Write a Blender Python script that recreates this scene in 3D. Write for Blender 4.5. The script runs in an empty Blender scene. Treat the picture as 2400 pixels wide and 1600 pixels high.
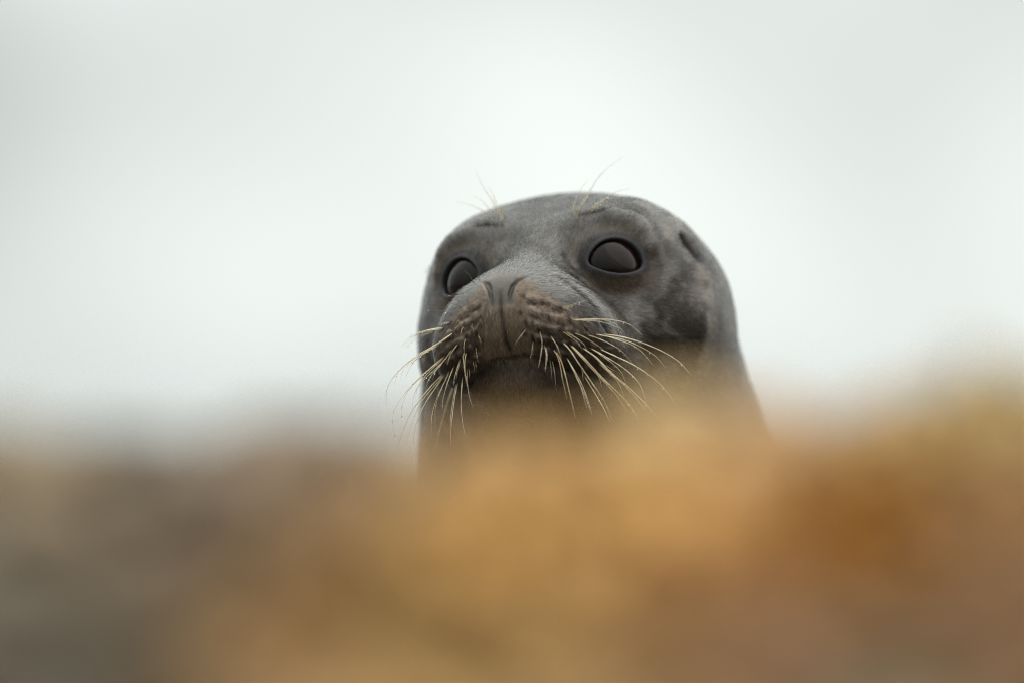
import bpy, bmesh, math, random
import numpy as np
from mathutils import Vector, Matrix

sc = bpy.context.scene
col = sc.collection
rng = np.random.default_rng(7)
random.seed(7)
DBG = ''

# ------------------------------------------------------------------ camera
CAM_Z = 0.36                 # photographer lying on the shingle
FOCUS = 5.985                # distance to the muzzle
PITCH = math.radians(0.50)   # the camera looks very slightly up
cam_d = bpy.data.cameras.new('camera')
cam = bpy.data.objects.new('camera', cam_d)
col.objects.link(cam)
cam_d.sensor_width = 36.0
cam_d.lens = 300.0
cam_d.clip_start = 0.05
cam_d.clip_end = 60000
cam_d.dof.use_dof = True
cam_d.dof.focus_distance = FOCUS
cam_d.dof.aperture_fstop = 2.2
cam.location = (0, -6.0, CAM_Z)
cam.rotation_euler = (math.pi / 2 + PITCH, 0, 0)
sc.camera = cam


def pix_dir(px, py):
    """direction through a pixel of the 2400 x 1600 photograph (unit depth along the optical axis)"""
    x = (px - 1200.0) * 0.3e-3 / 6.0
    z = (800.0 - py) * 0.3e-3 / 6.0
    return Vector((x, math.cos(PITCH) - z * math.sin(PITCH), math.sin(PITCH) + z * math.cos(PITCH)))


def pix(px, py, depth):
    return Vector(cam.location) + pix_dir(px, py) * depth


# ------------------------------------------------------------------ sky and light: bright overcast
SUN_EL, SUN_AZ = math.radians(50), math.radians(92)     # azimuth clockwise from +Y
world = bpy.data.worlds.new('World')
sc.world = world
world.use_nodes = True
wn, wl = world.node_tree.nodes, world.node_tree.links
wn.clear()
w_out = wn.new('ShaderNodeOutputWorld')
w_bg = wn.new('ShaderNodeBackground')
w_bg.inputs['Strength'].default_value = 0.1
w_sky = wn.new('ShaderNodeTexSky')
w_sky.sky_type = 'NISHITA'
w_sky.sun_disc = False
w_sky.sun_elevation = SUN_EL
w_sky.sun_rotation = SUN_AZ
w_tc = wn.new('ShaderNodeTexCoord')
w_sep = wn.new('ShaderNodeSeparateXYZ')
wl.new(w_tc.outputs['Generated'], w_sep.inputs[0])
# overcast luminance: brighter overhead than at the horizon
w_ramp = wn.new('ShaderNodeMapRange')
w_ramp.inputs['From Min'].default_value = 0.0
w_ramp.inputs['From Max'].default_value = 1.0
w_ramp.inputs['To Min'].default_value = 9.0
w_ramp.inputs['To Max'].default_value = 28.0
wl.new(w_sep.outputs['Z'], w_ramp.inputs['Value'])
w_no = wn.new('ShaderNodeTexNoise')
w_no.inputs['Scale'].default_value = 18.0
w_no.inputs['Detail'].default_value = 1.0
w_no.inputs['Roughness'].default_value = 0.45
w_map = wn.new('ShaderNodeMapping')                     # which part of the cloud field lies ahead
w_map.inputs['Location'].default_value = (39.28, -10.25, 6.75)
wl.new(w_tc.outputs['Generated'], w_map.inputs[0]); wl.new(w_map.outputs[0], w_no.inputs['Vector'])
w_nr = wn.new('ShaderNodeMapRange')
w_nr.inputs['From Min'].default_value = 0.3
w_nr.inputs['From Max'].default_value = 0.7
w_nr.inputs['To Min'].default_value = 0.62
w_nr.inputs['To Max'].default_value = 1.10
wl.new(w_no.outputs['Fac'], w_nr.inputs['Value'])
w_mul = wn.new('ShaderNodeMath'); w_mul.operation = 'MULTIPLY'
wl.new(w_ramp.outputs[0], w_mul.inputs[0]); wl.new(w_nr.outputs[0], w_mul.inputs[1])
w_col = wn.new('ShaderNodeMix'); w_col.data_type = 'RGBA'; w_col.blend_type = 'MULTIPLY'
w_col.inputs['Factor'].default_value = 1.0
w_col.inputs[6].default_value = (0.945, 1.0, 0.970, 1)
wl.new(w_mul.outputs[0], w_col.inputs[7])
w_mix = wn.new('ShaderNodeMix'); w_mix.data_type = 'RGBA'
w_mix.inputs['Factor'].default_value = 0.93
wl.new(w_sky.outputs[0], w_mix.inputs[6]); wl.new(w_col.outputs[2], w_mix.inputs[7])
wl.new(w_mix.outputs[2], w_bg.inputs['Color'])
wl.new(w_bg.outputs[0], w_out.inputs[0])

sun_d = bpy.data.lights.new('sun', 'SUN')
sun_d.energy = 1.5
sun_d.angle = math.radians(100)
sun_d.color = (1.0, 0.97, 0.93)
sun = bpy.data.objects.new('sun', sun_d)
col.objects.link(sun)
sd = Vector((math.sin(SUN_AZ) * math.cos(SUN_EL), math.cos(SUN_AZ) * math.cos(SUN_EL), math.sin(SUN_EL)))
sun.rotation_euler = sd.to_track_quat('Z', 'Y').to_euler()
sun.location = sd * 30

vs = sc.view_settings
vs.view_transform = 'Standard'
vs.look = 'None'
vs.exposure = 0.0
vs.gamma = 1.0
vs.use_curve_mapping = False
sc.render.engine = 'CYCLES'
sc.cycles.use_denoising = True
sc.cycles.denoiser = 'OPENIMAGEDENOISE'
sc.cycles.denoising_prefilter = 'FAST'
sc.cycles.max_bounces = 8
sc.cycles.filter_width = 1.1


# ------------------------------------------------------------------ helpers
def tag(o, label=None, cat=None, group=None, kind=None):
    if label: o['label'] = label
    if cat: o['category'] = cat
    if group: o['group'] = group
    if kind: o['kind'] = kind
    return o


def link_mesh(name, me, mat=None, parent=None):
    o = bpy.data.objects.new(name, me)
    col.objects.link(o)
    if mat and not me.materials: me.materials.append(mat)
    if parent: o.parent = parent
    return o


def empty(name, loc):
    o = bpy.data.objects.new(name, None)
    o.empty_display_size = 0.05
    col.objects.link(o)
    o.location = loc
    return o


def mesh_np(name, V, F, smooth=True):
    me = bpy.data.meshes.new(name)
    F = np.asarray(F, np.int32)
    me.vertices.add(len(V)); me.vertices.foreach_set('co', np.asarray(V, np.float32).ravel())
    k = F.shape[1]
    me.loops.add(F.size); me.loops.foreach_set('vertex_index', F.ravel())
    me.polygons.add(len(F))
    me.polygons.foreach_set('loop_start', np.arange(0, F.size, k, dtype=np.int32))
    me.polygons.foreach_set('use_smooth', np.full(len(F), smooth))
    me.update(calc_edges=True)
    return me


def new_mat(name):
    m = bpy.data.materials.new(name)
    m.use_nodes = True
    nt = m.node_tree
    b = nt.nodes['Principled BSDF']
    return m, nt, b


def node(nt, typ, **kw):
    n = nt.nodes.new(typ)
    for k, v in kw.items():
        if k in n.inputs: n.inputs[k].default_value = v
        else: setattr(n, k, v)
    return n


# ------------------------------------------------------------------ the seal: one implicit surface
# head frame in millimetres: F forward to the nose, R to the animal's left, U up, origin midway between the eyes
YAW, HPITCH, ROLL = math.radians(17.7), math.radians(9.0), math.radians(4.0)
E0 = pix(1271, 623, 6.06)


def pose(v):
    x, y, z = v
    z, y = z * math.cos(HPITCH) - y * math.sin(HPITCH), y * math.cos(HPITCH) + z * math.sin(HPITCH)
    x, z = x * math.cos(ROLL) - z * math.sin(ROLL), x * math.sin(ROLL) + z * math.cos(ROLL)
    return np.array((x, y, z))


HF = pose((-math.sin(YAW), -math.cos(YAW), 0))
HR = pose((math.cos(YAW), -math.sin(YAW), 0))
HU = pose((0, 0, 1))
M_HEAD = np.stack([HF, HR, HU]).astype(np.float32)      # world(mm, about E0) -> head


def to_world(h):
    """head mm -> world metres"""
    w = np.asarray(h, float) @ M_HEAD.astype(float)
    return w * 1e-3 + np.array(E0)


def smin(a, b, k):
    h = np.maximum(k - np.abs(a - b), 0) / k
    return np.minimum(a, b) - h * h * k * 0.25


def smax(a, b, k):
    return -smin(-a, -b, k)


def ell(p, c, r):
    q = p - np.array(c, np.float32)
    r = np.array(r, np.float32)
    k0 = np.sqrt(((q / r) ** 2).sum(-1)) + 1e-6
    k1 = np.sqrt(((q / (r * r)) ** 2).sum(-1)) + 1e-6
    return k0 * (k0 - 1) / k1


def rot_ell(p, c, r, ax):
    """ellipsoid whose axes are the rows of ax"""
    q = (p - np.array(c, np.float32)) @ np.array(ax, np.float32).T
    return ell(q, (0, 0, 0), r)


def cap(p, a, b, r0, r1):
    a = np.array(a, np.float32); b = np.array(b, np.float32)
    ab = b - a
    q = p - a
    t = np.clip((q @ ab) / (ab @ ab), 0, 1)
    return np.sqrt(((q - t[..., None] * ab) ** 2).sum(-1)) - (r0 + (r1 - r0) * t)


def chain(p, pts, rs):
    d = None
    for i in range(len(pts) - 1):
        e = cap(p, pts[i], pts[i + 1], rs[i], rs[i + 1])
        d = e if d is None else np.minimum(d, e)
    return d


# eye frames (given for the animal's left side, mirrored through |R|)
EYE_C = np.array((-1.5, 48.2, -7.8))
EYE_R = 23.0
az, el = math.radians(35), math.radians(12)
EN = np.array((math.cos(az) * math.cos(el), math.sin(az) * math.cos(el), math.sin(el)))
ET = np.array((-math.sin(az), math.cos(az), 0))            # towards the outer corner
EV = np.cross(EN, ET) * 1.0
if EV[2] < 0: EV = -EV
tilt = math.radians(-4)
ET, EV = ET * math.cos(tilt) + EV * math.sin(tilt), EV * math.cos(tilt) - ET * math.sin(tilt)


def eye_local(h):
    q = h - EYE_C.astype(np.float32)
    return q @ ET.astype(np.float32), q @ EV.astype(np.float32), q @ EN.astype(np.float32)


def almond(t, v):
    """signed distance-like to the lid opening: a high round upper arc, a flatter lower one, pointed inner corner"""
    R1, c1 = 20.3, -5.8
    R2, c2 = 26.8, 14.8
    up = np.sqrt((t - 0.5) ** 2 + (v - c1) ** 2) - R1
    lo = np.sqrt((t - 0.5) ** 2 + (v - c2) ** 2) - R2
    return smax(up, lo, 3.0)


def head_base(h):
    """h: (...,3) head frame mm; the head without its openings"""
    a = h.copy(); a[..., 1] = np.abs(h[..., 1])
    d = ell(a, (-84, 0, -16), (100, 97, 66))                    # cranium
    d = smin(d, ell(a, (-54, 0, -44), (80, 97, 60)), 30)        # cheeks
    d = smin(d, cap(a, (-4, 0, -8), (75, 0, -50), 31, 26), 22)   # snout bridge
    d = smin(d, ell(a, (-22, 42, 8), (34, 30, 24)), 24)         # brow
    d = smin(d, ell(a, (-52, 54, 10), (46, 34, 34)), 24)        # temple
    d = smin(d, ell(a, (58, 26, -57), (38, 32, 31)), 20)        # whisker pad
    d = smin(d, ell(a, (34, 40.5, -64), (42, 26, 26)), 20)        # pad running back along the lip
    d = smin(d, ell(a, (48, 0, -39), (42, 41, 26)), 22)         # broad top of the snout
    d = smin(d, ell(a, (82, 0, -39), (19, 20, 16)), 12)         # nose
    d = smin(d, ell(a, (-50, 0, -98), (76, 70, 40)), 30)        # throat
    d = smin(d, ell(a, (32, 0, -91), (50, 43, 24)), 12)          # lower jaw
    # orbit and lids
    t, v, n = eye_local(a)
    orbit = ell(np.stack([t, v, n], -1), (-3, 0, 35), (38, 30, 21))
    d = smax(d, -orbit, 14)
    return d


def body_base(w):
    """whole animal without openings; w in world-aligned mm about E0"""
    d = head_base(w @ M_HEAD.T)
    nk = cap(w, (26.5, 102, -62), (60, 230, -300), 112.5, 164)
    d = smin(d, nk, 36)
    tr = cap(w, (76, 330, -310), (150, 1000, -318), 156, 168)
    tl = cap(w, (150, 1000, -318), (200, 1480, -400), 166, 52)
    d = smin(d, smin(tr, tl, 60), 120)
    for s_ in (-1, 1):                                          # fore flippers lie out on the shingle, hind flippers trail
        fl = rot_ell(w, (90 + s_ * 200, 420, -432), (120, 62, 17), ((0.86 * s_, 0.5, -0.10), (-0.5 * s_, 0.86, 0), (0.10 * s_, 0, 1)))
        d = smin(d, fl, 30)
        hf = rot_ell(w, (215 + s_ * 62, 1590, -418), (42, 150, 20), ((0.96, -0.27 * s_, 0), (0.27 * s_, 0.96, 0), (0, 0, 1)))
        d = smin(d, hf, 40)
    return d


def march(o, dv, fn=None, tmax=400.0):
    """first hit of a ray with the base surface (mm about E0)"""
    fn = fn or body_base
    o = np.asarray(o, np.float32); dv = np.asarray(dv, np.float32); dv = dv / np.linalg.norm(dv)
    t = 0.0
    for _ in range(160):
        d = float(fn((o + t * dv)[None])[0])
        if d < 0.02: break
        t += d * 0.7
        if t > tmax: return None
    return o + t * dv


def surf_F(R, U):
    """F of the head surface seen straight from the front at (R, U)"""
    p = march((160, R, U), (-1, 0, 0), head_base)
    return float(p[0])


def ray_hit(px, py):
    """where the line of sight through a pixel meets the animal (mm about E0), or None"""
    dv = pix_dir(px, py)
    o = (np.array(cam.location) + np.array(dv) * 5.75 - np.array(E0)) * 1e3
    return march(o, np.array(dv))


def on_face(pts, sink):
    return [(surf_F(r, u) - s, r, u) for (r, u), s in zip(pts, sink)]


NOS = on_face([(17, -23), (14.5, -24), (11.5, -26), (8.2, -31), (6.8, -37), (6.2, -43)], [1.0, 1.5, 1.5, 1.5, 0.8, 0.0])
PHI = on_face([(0, -34), (0, -45), (0, -58), (0, -67), (0, -73)], [-0.3, 0, 0, 0, 0])
MOU = on_face([(0, -78), (10, -78), (20, -80.5), (32, -86), (44, -91), (52, -91)], [0, 0, 0, 0, 0, 0])
ear_w = ray_hit(1606, 566), ray_hit(1632, 604)
EAR = [np.asarray(p) @ M_HEAD.T for p in ear_w]


def trace(pts, sink=0.0):
    """a line drawn over the animal's skin, given by pixels of the photograph; returned in the head frame"""
    out = []
    for p in pts:
        h = ray_hit(*p)
        if h is not None: out.append(h @ M_HEAD.T)
    return [(float(q[0]), abs(float(q[1])), float(q[2])) for q in out]


CREASE = trace([(1298, 648), (1321, 664), (1345, 682), (1375, 706), (1392, 728), (1406, 752), (1418, 778)])
TEAR = trace([(1316, 600), (1324, 615), (1340, 632), (1362, 645)])
STREAK = trace([(1322, 652), (1338, 660), (1356, 668), (1374, 674)])
STREAK2 = trace([(1334, 642), (1350, 652), (1362, 664)])
BROW = trace([(1356, 512), (1372, 507), (1392, 501), (1412, 500), (1430, 503), (1442, 511)])
RIDGE = trace([(1440, 512), (1472, 522), (1496, 542), (1512, 572)])
CHEEK = trace([(1600, 740), (1545, 800), (1625, 800)])
SPOT = trace([(1585, 520), (1560, 545), (1640, 640), (1655, 700), (1500, 480)])


def body_sdf(w):
    h = w @ M_HEAD.T
    d = body_base(w)
    a = h.copy(); a[..., 1] = np.abs(h[..., 1])
    d = smin(d, chain(a, RIDGE, [2.5, 4.0, 4.0, 2.0]), 16)
    t, v, n = eye_local(a)
    es = np.sqrt(t * t + v * v + n * n)
    al = almond(t, v)
    lid = smax(es - 25.4, al - 10.0, 9)                          # lids hug the eyeball and thin out away from it
    d = smin(d, lid, 9)
    d = smax(d, -smax(al, 4 - n, 2), 2.0)                       # the opening between the lids
    d = smax(d, -chain(a, NOS, [0.4, 1.1, 1.9, 1.7, 1.3, 0.5]), 1.8)
    d = smax(d, -chain(a, PHI, [0.8, 1.0, 1.1, 1.2, 1.2]), 3.0)
    d = smax(d, -chain(a, MOU, [2.2, 2.0, 1.6, 1.3, 1.0, 0.4]), 3.0)
    d = smax(d, -chain(a, CREASE, [0.3, 0.8, 1.0, 1.3, 1.1, 0.8, 0.3]), 2.0)
    d = smax(d, -chain(a, BROW, [0.6, 1.2, 1.8, 1.8, 1.4, 0.5]), 2.0)
    d = smax(d, -chain(a, EAR, [6.5, 3.6]), 4)
    return d


def grad(fn, p, e=0.35):
    g = np.empty_like(p)
    for i in range(3):
        o = np.zeros(3, np.float32); o[i] = e
        g[:, i] = (fn(p + o) - fn(p - o)) / (2 * e)
    return g


def surface_nets(fn, lo, hi, step, coarse=6):
    lo = np.array(lo, np.float32); hi = np.array(hi, np.float32)
    nc = np.ceil((hi - lo) / (step * coarse)).astype(int)
    n = nc * coarse + 1
    ax = [lo[i] + step * np.arange(n[i], dtype=np.float32) for i in range(3)]
    cax = [a[::coarse] for a in ax]
    cd = fn(np.stack(np.meshgrid(*cax, indexing='ij'), -1))
    band = step * coarse * 1.9
    # keep a coarse cell when any corner is near the surface
    near = np.abs(cd) < band
    cell = np.zeros(tuple(nc), bool)
    for i in (0, 1):
        for j in (0, 1):
            for k in (0, 1):
                cell |= near[i:i + nc[0], j:j + nc[1], k:k + nc[2]]
    D = np.empty(tuple(n), np.float32)
    big = cd[:-1, :-1, :-1]
    for i in range(3): big = np.repeat(big, coarse, axis=i)
    D[:-1, :-1, :-1] = big
    D[-1] = 1; D[:, -1] = 1; D[:, :, -1] = 1
    m = cell
    for i in range(3): m = np.repeat(m, coarse, axis=i)
    mask = np.zeros(tuple(n), bool)
    mask[:-1, :-1, :-1] = m
    mask[1:, :, :] |= mask[:-1, :, :]; mask[:, 1:, :] |= mask[:, :-1, :]; mask[:, :, 1:] |= mask[:, :, :-1]
    I = np.argwhere(mask)
    for s in range(0, len(I), 600000):
        b = I[s:s + 600000]
        D[b[:, 0], b[:, 1], b[:, 2]] = fn(lo + step * b.astype(np.float32))
    S = D < 0
    c = [slice(None, -1), slice(1, None)]
    cnt = np.zeros(tuple(n - 1), np.int8)
    for i in (0, 1):
        for j in (0, 1):
            for k in (0, 1): cnt += S[c[i], c[j], c[k]]
    act = (cnt > 0) & (cnt < 8)
    A = np.argwhere(act)
    idx = np.full(tuple(n - 1), -1, np.int32)
    idx[act] = np.arange(len(A), dtype=np.int32)
    pos = np.zeros((len(A), 3), np.float32); w = np.zeros(len(A), np.float32)
    cor = [(i, j, k) for i in (0, 1) for j in (0, 1) for k in (0, 1)]
    for p in cor:
        for q in cor:
            if sum(q) - sum(p) == 1 and all(b >= a for a, b in zip(p, q)):
                d0 = D[A[:, 0] + p[0], A[:, 1] + p[1], A[:, 2] + p[2]]
                d1 = D[A[:, 0] + q[0], A[:, 1] + q[1], A[:, 2] + q[2]]
                x = (d0 < 0) != (d1 < 0)
                t = np.where(x, d0 / np.where(x, d0 - d1, 1), 0)
                pos += np.where(x[:, None], np.array(p, np.float32) + t[:, None] * (np.array(q, np.float32) - np.array(p, np.float32)), 0)
                w += x
    V = lo + step * (A + pos / w[:, None])
    quads = []
    for axis in range(3):
        s0 = [slice(None)] * 3; s1 = [slice(None)] * 3
        s0[axis] = slice(None, -1); s1[axis] = slice(1, None)
        a, b = S[tuple(s0)], S[tuple(s1)]
        E = np.argwhere(a != b)
        u, v = (axis + 1) % 3, (axis + 2) % 3
        ok = (E[:, u] > 0) & (E[:, v] > 0) & (E[:, u] < n[u] - 1) & (E[:, v] < n[v] - 1)
        E = E[ok]
        inside = a[E[:, 0], E[:, 1], E[:, 2]]
        def at(du, dv):
            G = E.copy(); G[:, u] -= du; G[:, v] -= dv
            return idx[G[:, 0], G[:, 1], G[:, 2]]
        q = np.stack([at(1, 1), at(0, 1), at(0, 0), at(1, 0)], 1)
        q[~inside] = q[~inside][:, ::-1]
        quads.append(q)
    Q = np.concatenate(quads)
    Q = Q[(Q >= 0).all(1)]
    return V.astype(np.float32), Q


STEP = 1.15 if 'c' not in DBG else 2.2
CUT_Y, CUT_Z = 250.0, -245.0
V, Q = surface_nets(body_sdf, (-150, -135, -262), (250, 262, 110), STEP)


def project(fn, V, it=2):
    for _ in range(it):
        d = fn(V)
        g = grad(fn, V)
        g2 = (g * g).sum(1) + 1e-6
        stepv = np.clip(d / g2, -0.6, 0.6)
        V = V - (g * stepv[:, None]).astype(np.float32)
    return V


V = project(body_sdf, V, 1)
# drop what lies beyond the cut (the coarse mesh of the trunk takes over there)
def keep_faces(V, Q, ok):
    q = Q[ok[Q].all(1)]
    used = np.unique(q)
    m = np.full(len(V), -1, np.int32); m[used] = np.arange(len(used))
    return V[used], m[q]


V, Q = keep_faces(V, Q, (V[:, 1] < CUT_Y) & (V[:, 2] > CUT_Z))
Vt, Qt = surface_nets(body_sdf, (-240, 0, -520), (480, 1780, 60), 12.0, coarse=4)
Vt = project(body_sdf, Vt, 2)
Vt, Qt = keep_faces(Vt, Qt, ((Vt[:, 1] > CUT_Y - 14) | (Vt[:, 2] < CUT_Z + 14)))
N = grad(body_sdf, V); N /= np.linalg.norm(N, axis=1, keepdims=True) + 1e-9
H = V @ M_HEAD.T                                   # head coordinates of every fine vertex


def vnoise(p, scale, seed=0):
    """smooth lattice noise in 0..1"""
    q = p / scale + seed * 17.13
    i = np.floor(q).astype(np.int64); f = q - i
    f = f * f * (3 - 2 * f)
    out = np.zeros(len(p))
    for dx in (0, 1):
        for dy in (0, 1):
            for dz in (0, 1):
                n = (i[:, 0] + dx) * 374761393 + (i[:, 1] + dy) * 668265263 + (i[:, 2] + dz) * 2147483647 + seed * 9176
                n = (n ^ (n >> 13)) * 1274126177
                n = ((n ^ (n >> 16)) & 0xffffff) / float(0xffffff)
                w = (f[:, 0] if dx else 1 - f[:, 0]) * (f[:, 1] if dy else 1 - f[:, 1]) * (f[:, 2] if dz else 1 - f[:, 2])
                out += n * w
    return out


def fbm(p, scale, seed=0, n=3):
    o = 0; a = 0.5; t = 0
    for k in range(n):
        o = o + a * vnoise(p, scale / 2 ** k, seed + k); t += a; a *= 0.5
    return o / t


def sst(x, a, b):
    t = np.clip((x - a) / (b - a), 0, 1)
    return t * t * (3 - 2 * t)


# a slow unevenness of flesh, and the lumpy rows of the whisker pads
a_ = H.copy(); a_[:, 1] = np.abs(H[:, 1])
t_, v_, n_ = eye_local(a_)
AL = almond(t_, v_)
front = sst(H[:, 0], 5, 40)
pad = front * sst(-21 - np.maximum(a_[:, 1] - 14, 0) * 0.85 - H[:, 2], 0, 12) * sst(H[:, 2], -100, -84)
eye_zone = (n_ > 0) * (1 - sst(np.sqrt(t_ ** 2 + v_ ** 2), 20, 27))
bump = (fbm(H, 30, 3) - 0.5) * 3.2 + (fbm(H, 9, 5, 2) - 0.5) * 0.35
rows = np.sin((H[:, 2] + 0.42 * a_[:, 1] + 0.25 * H[:, 0]) * 2 * math.pi / 9.0 + 2.2 * (fbm(H, 20, 8, 2) - 0.5))
rowmask = pad * sst(a_[:, 1], 14, 26)
bump = bump * (1 - eye_zone) + rowmask * (1.0 * rows + 2.6 * (fbm(H, 5.5, 12, 2) - 0.5))
nosep = sst(H[:, 0], 86, 94) * (1 - sst(a_[:, 1], 8, 12)) * sst(H[:, 2], -48, -41)
bump *= (1 - 0.8 * nosep)


ZL = lambda x, y: (880 + x / 4.9, 740 + y / 4.9)
ZR = lambda x, y: (1260 + x / 4.523, 700 + y / 4.523)
ZF = lambda x, y: (900 + x / 2.2089, 350 + y / 2.2089)
# (frame, root..tip, base radius mm, drops, lean towards the camera per unit length)
WH = [
 (ZL, [(800, 138), (640, 160), (480, 198), (370, 265), (290, 370)], .26, 4, -.02),
 (ZL, [(790, 150), (560, 185), (430, 240), (330, 345)], .20, 2, .04),
 (ZL, [(700, 170), (540, 215), (430, 285), (350, 370)], .16, 3, .08),
 (ZL, [(915, 180), (700, 325), (500, 440), (330, 570), (190, 720), (125, 870), (135, 1020)], .33, 4, -.10),
 (ZL, [(860, 225), (640, 370), (430, 500), (270, 630), (208, 820)], .27, 5, -.05),
 (ZL, [(740, 330), (560, 430), (440, 525), (375, 630), (340, 735)], .20, 3, .04),
 (ZL, [(600, 430), (545, 500), (505, 610)], .12, 0, .10),
 (ZL, [(800, 455), (640, 590), (480, 730), (330, 890), (220, 1070), (195, 1200), (225, 1370)], .32, 4, -.14),
 (ZL, [(790, 470), (620, 610), (480, 740), (360, 880), (305, 1030), (305, 1150)], .27, 3, -.08),
 (ZL, [(800, 500), (650, 640), (520, 770), (440, 910), (425, 1090)], .24, 2, -.03),
 (ZL, [(885, 375), (800, 490), (700, 610), (620, 710), (575, 825)], .24, 5, .02),
 (ZL, [(962, 298), (900, 380), (850, 460), (825, 555)], .26, 2, -.08),
 (ZL, [(790, 650), (640, 800), (500, 970), (390, 1140), (300, 1360), (250, 1545)], .33, 1, -.18),
 (ZL, [(800, 660), (690, 820), (570, 1000), (480, 1200), (440, 1370), (437, 1500)], .31, 1, -.14),
 (ZL, [(850, 630), (780, 780), (700, 950), (645, 1150), (637, 1400)], .27, 2, -.10),
 (ZL, [(910, 550), (845, 710), (800, 850), (770, 980), (765, 1090)], .27, 4, -.06),
 (ZL, [(978, 475), (940, 590), (910, 690), (893, 790)], .28, 3, -.06),
 (ZL, [(900, 790), (830, 980), (770, 1180), (725, 1340), (700, 1500)], .34, 0, -.2),
 (ZL, [(945, 750), (905, 950), (880, 1150), (865, 1300), (860, 1490)], .32, 0, -.2),
 (ZL, [(1003, 680), (990, 860), (985, 1010), (1000, 1200), (1030, 1360)], .30, 1, -.2),
 (ZL, [(1052, 395), (1028, 510), (1030, 640), (1055, 760), (1075, 900), (1120, 1050)], .24, 7, -.16),
 (ZL, [(1048, 235), (1022, 310), (1018, 380), (1028, 470)], .20, 3, -.1),
 (ZL, [(1052, 580), (1055, 680), (1062, 770)], .18, 2, -.1),
 (ZL, [(1150, 330), (1160, 410), (1170, 470), (1182, 530)], .13, 4, -.1),
 (ZL, [(1122, 495), (1130, 560), (1145, 640)], .13, 0, -.1),
 (ZL, [(1172, 195), (1195, 250), (1222, 305)], .20, 2, -.15),
 (ZL, [(1113, 80), (1118, 130), (1125, 190)], .12, 3, -.1),
 (ZL, [(1028, 108), (990, 165), (980, 245)], .22, 0, -.1),
 (ZL, [(870, 85), (800, 88), (735, 102)], .16, 2, .05),
 (ZL, [(1752, 130), (1690, 205), (1640, 270), (1598, 335)], .15, 0, -.12),
 (ZL, [(1806, 270), (1803, 350), (1790, 430), (1782, 480)], .11, 4, -.1),
 (ZL, [(1885, 180), (1908, 270), (1912, 360), (1895, 480), (1870, 595)], .18, 4, -.12),
 (ZL, [(1938, 330), (1960, 430), (1958, 520), (1950, 635)], .24, 3, -.12),
 (ZR, [(25, 345), (42, 430), (45, 510), (15, 690)], .2, 3, -.12),
 (ZR, [(155, 655), (180, 780), (197, 965)], .16, 0, -.12),
 (ZR, [(135, 392), (180, 455), (215, 520), (250, 630)], .24, 3, -.12),
 (ZR, [(185, 540), (250, 660), (300, 830), (330, 960), (365, 1100), (400, 1260)], .31, 4, -.2),
 (ZR, [(245, 442), (340, 540), (420, 660), (530, 820), (640, 980), (720, 1110), (785, 1275)], .30, 8, -.2),
 (ZR, [(300, 612), (390, 760), (470, 910), (535, 1080), (575, 1220)], .30, 3, -.2),
 (ZR, [(385, 780), (440, 890), (500, 1020), (555, 1180)], .26, 0, -.2),
 (ZR, [(345, 482), (500, 635), (690, 840), (860, 1000), (980, 1130), (1068, 1270)], .33, 7, -.2),
 (ZR, [(490, 810), (590, 970), (690, 1140), (765, 1300)], .30, 1, -.22),
 (ZR, [(265, 330), (350, 380), (430, 430), (490, 485), (530, 555)], .22, 5, -.1),
 (ZR, [(375, 358), (480, 400), (590, 465), (690, 532)], .24, 2, -.1),
 (ZR, [(455, 508), (620, 620), (790, 790), (980, 950), (1140, 1105), (1265, 1250)], .35, 5, -.18),
 (ZR, [(500, 378), (640, 420), (780, 485), (890, 555), (1010, 685)], .23, 5, -.06),
 (ZR, [(545, 513), (690, 595), (840, 685), (970, 780), (1080, 900), (1150, 1080)], .30, 2, -.14),
 (ZR, [(590, 373), (760, 405), (900, 452), (1020, 500), (1130, 585), (1228, 708)], .29, 3, -.08),
 (ZR, [(670, 373), (880, 402), (1090, 460), (1320, 555), (1500, 665), (1632, 808)], .38, 2, -.12),
 (ZR, [(640, 523), (830, 610), (1000, 690), (1110, 755), (1260, 865), (1375, 985), (1465, 1120)], .36, 4, -.18),
 (ZR, [(335, 232), (520, 225), (700, 218), (850, 235), (980, 278), (1110, 382)], .27, 2, -.05),
 (ZR, [(440, 235), (620, 238), (760, 270), (872, 318)], .17, 6, -.02),
 (ZR, [(230, 100), (310, 82), (420, 45), (520, 18)], .15, 6, -.02),
 (ZR, [(625, 665), (730, 755), (850, 880), (917, 1035)], .26, 1, -.16),
 (ZR, [(700, 680), (770, 735), (832, 770)], .2, 0, -.1),
 (ZR, [(620, 775), (660, 860), (685, 950)], .15, 0, -.14),
 (ZR, [(462, 715), (475, 790), (485, 865)], .14, 0, -.14),
]
for fr, pts, r0, nd, lean in list(WH)[::2]:          # neighbours in the same rows, a little thinner
    dx, dy = random.uniform(-26, 26), random.uniform(-14, 22)
    k_ = random.uniform(0.55, 0.9)
    WH.append((fr, [(pts[0][0] + dx + (p[0] - pts[0][0]) * k_ + random.uniform(-6, 6), pts[0][1] + dy + (p[1] - pts[0][1]) * (k_ + 0.06)) for p in pts], r0 * 0.78, nd // 2 + 1, lean))
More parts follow.
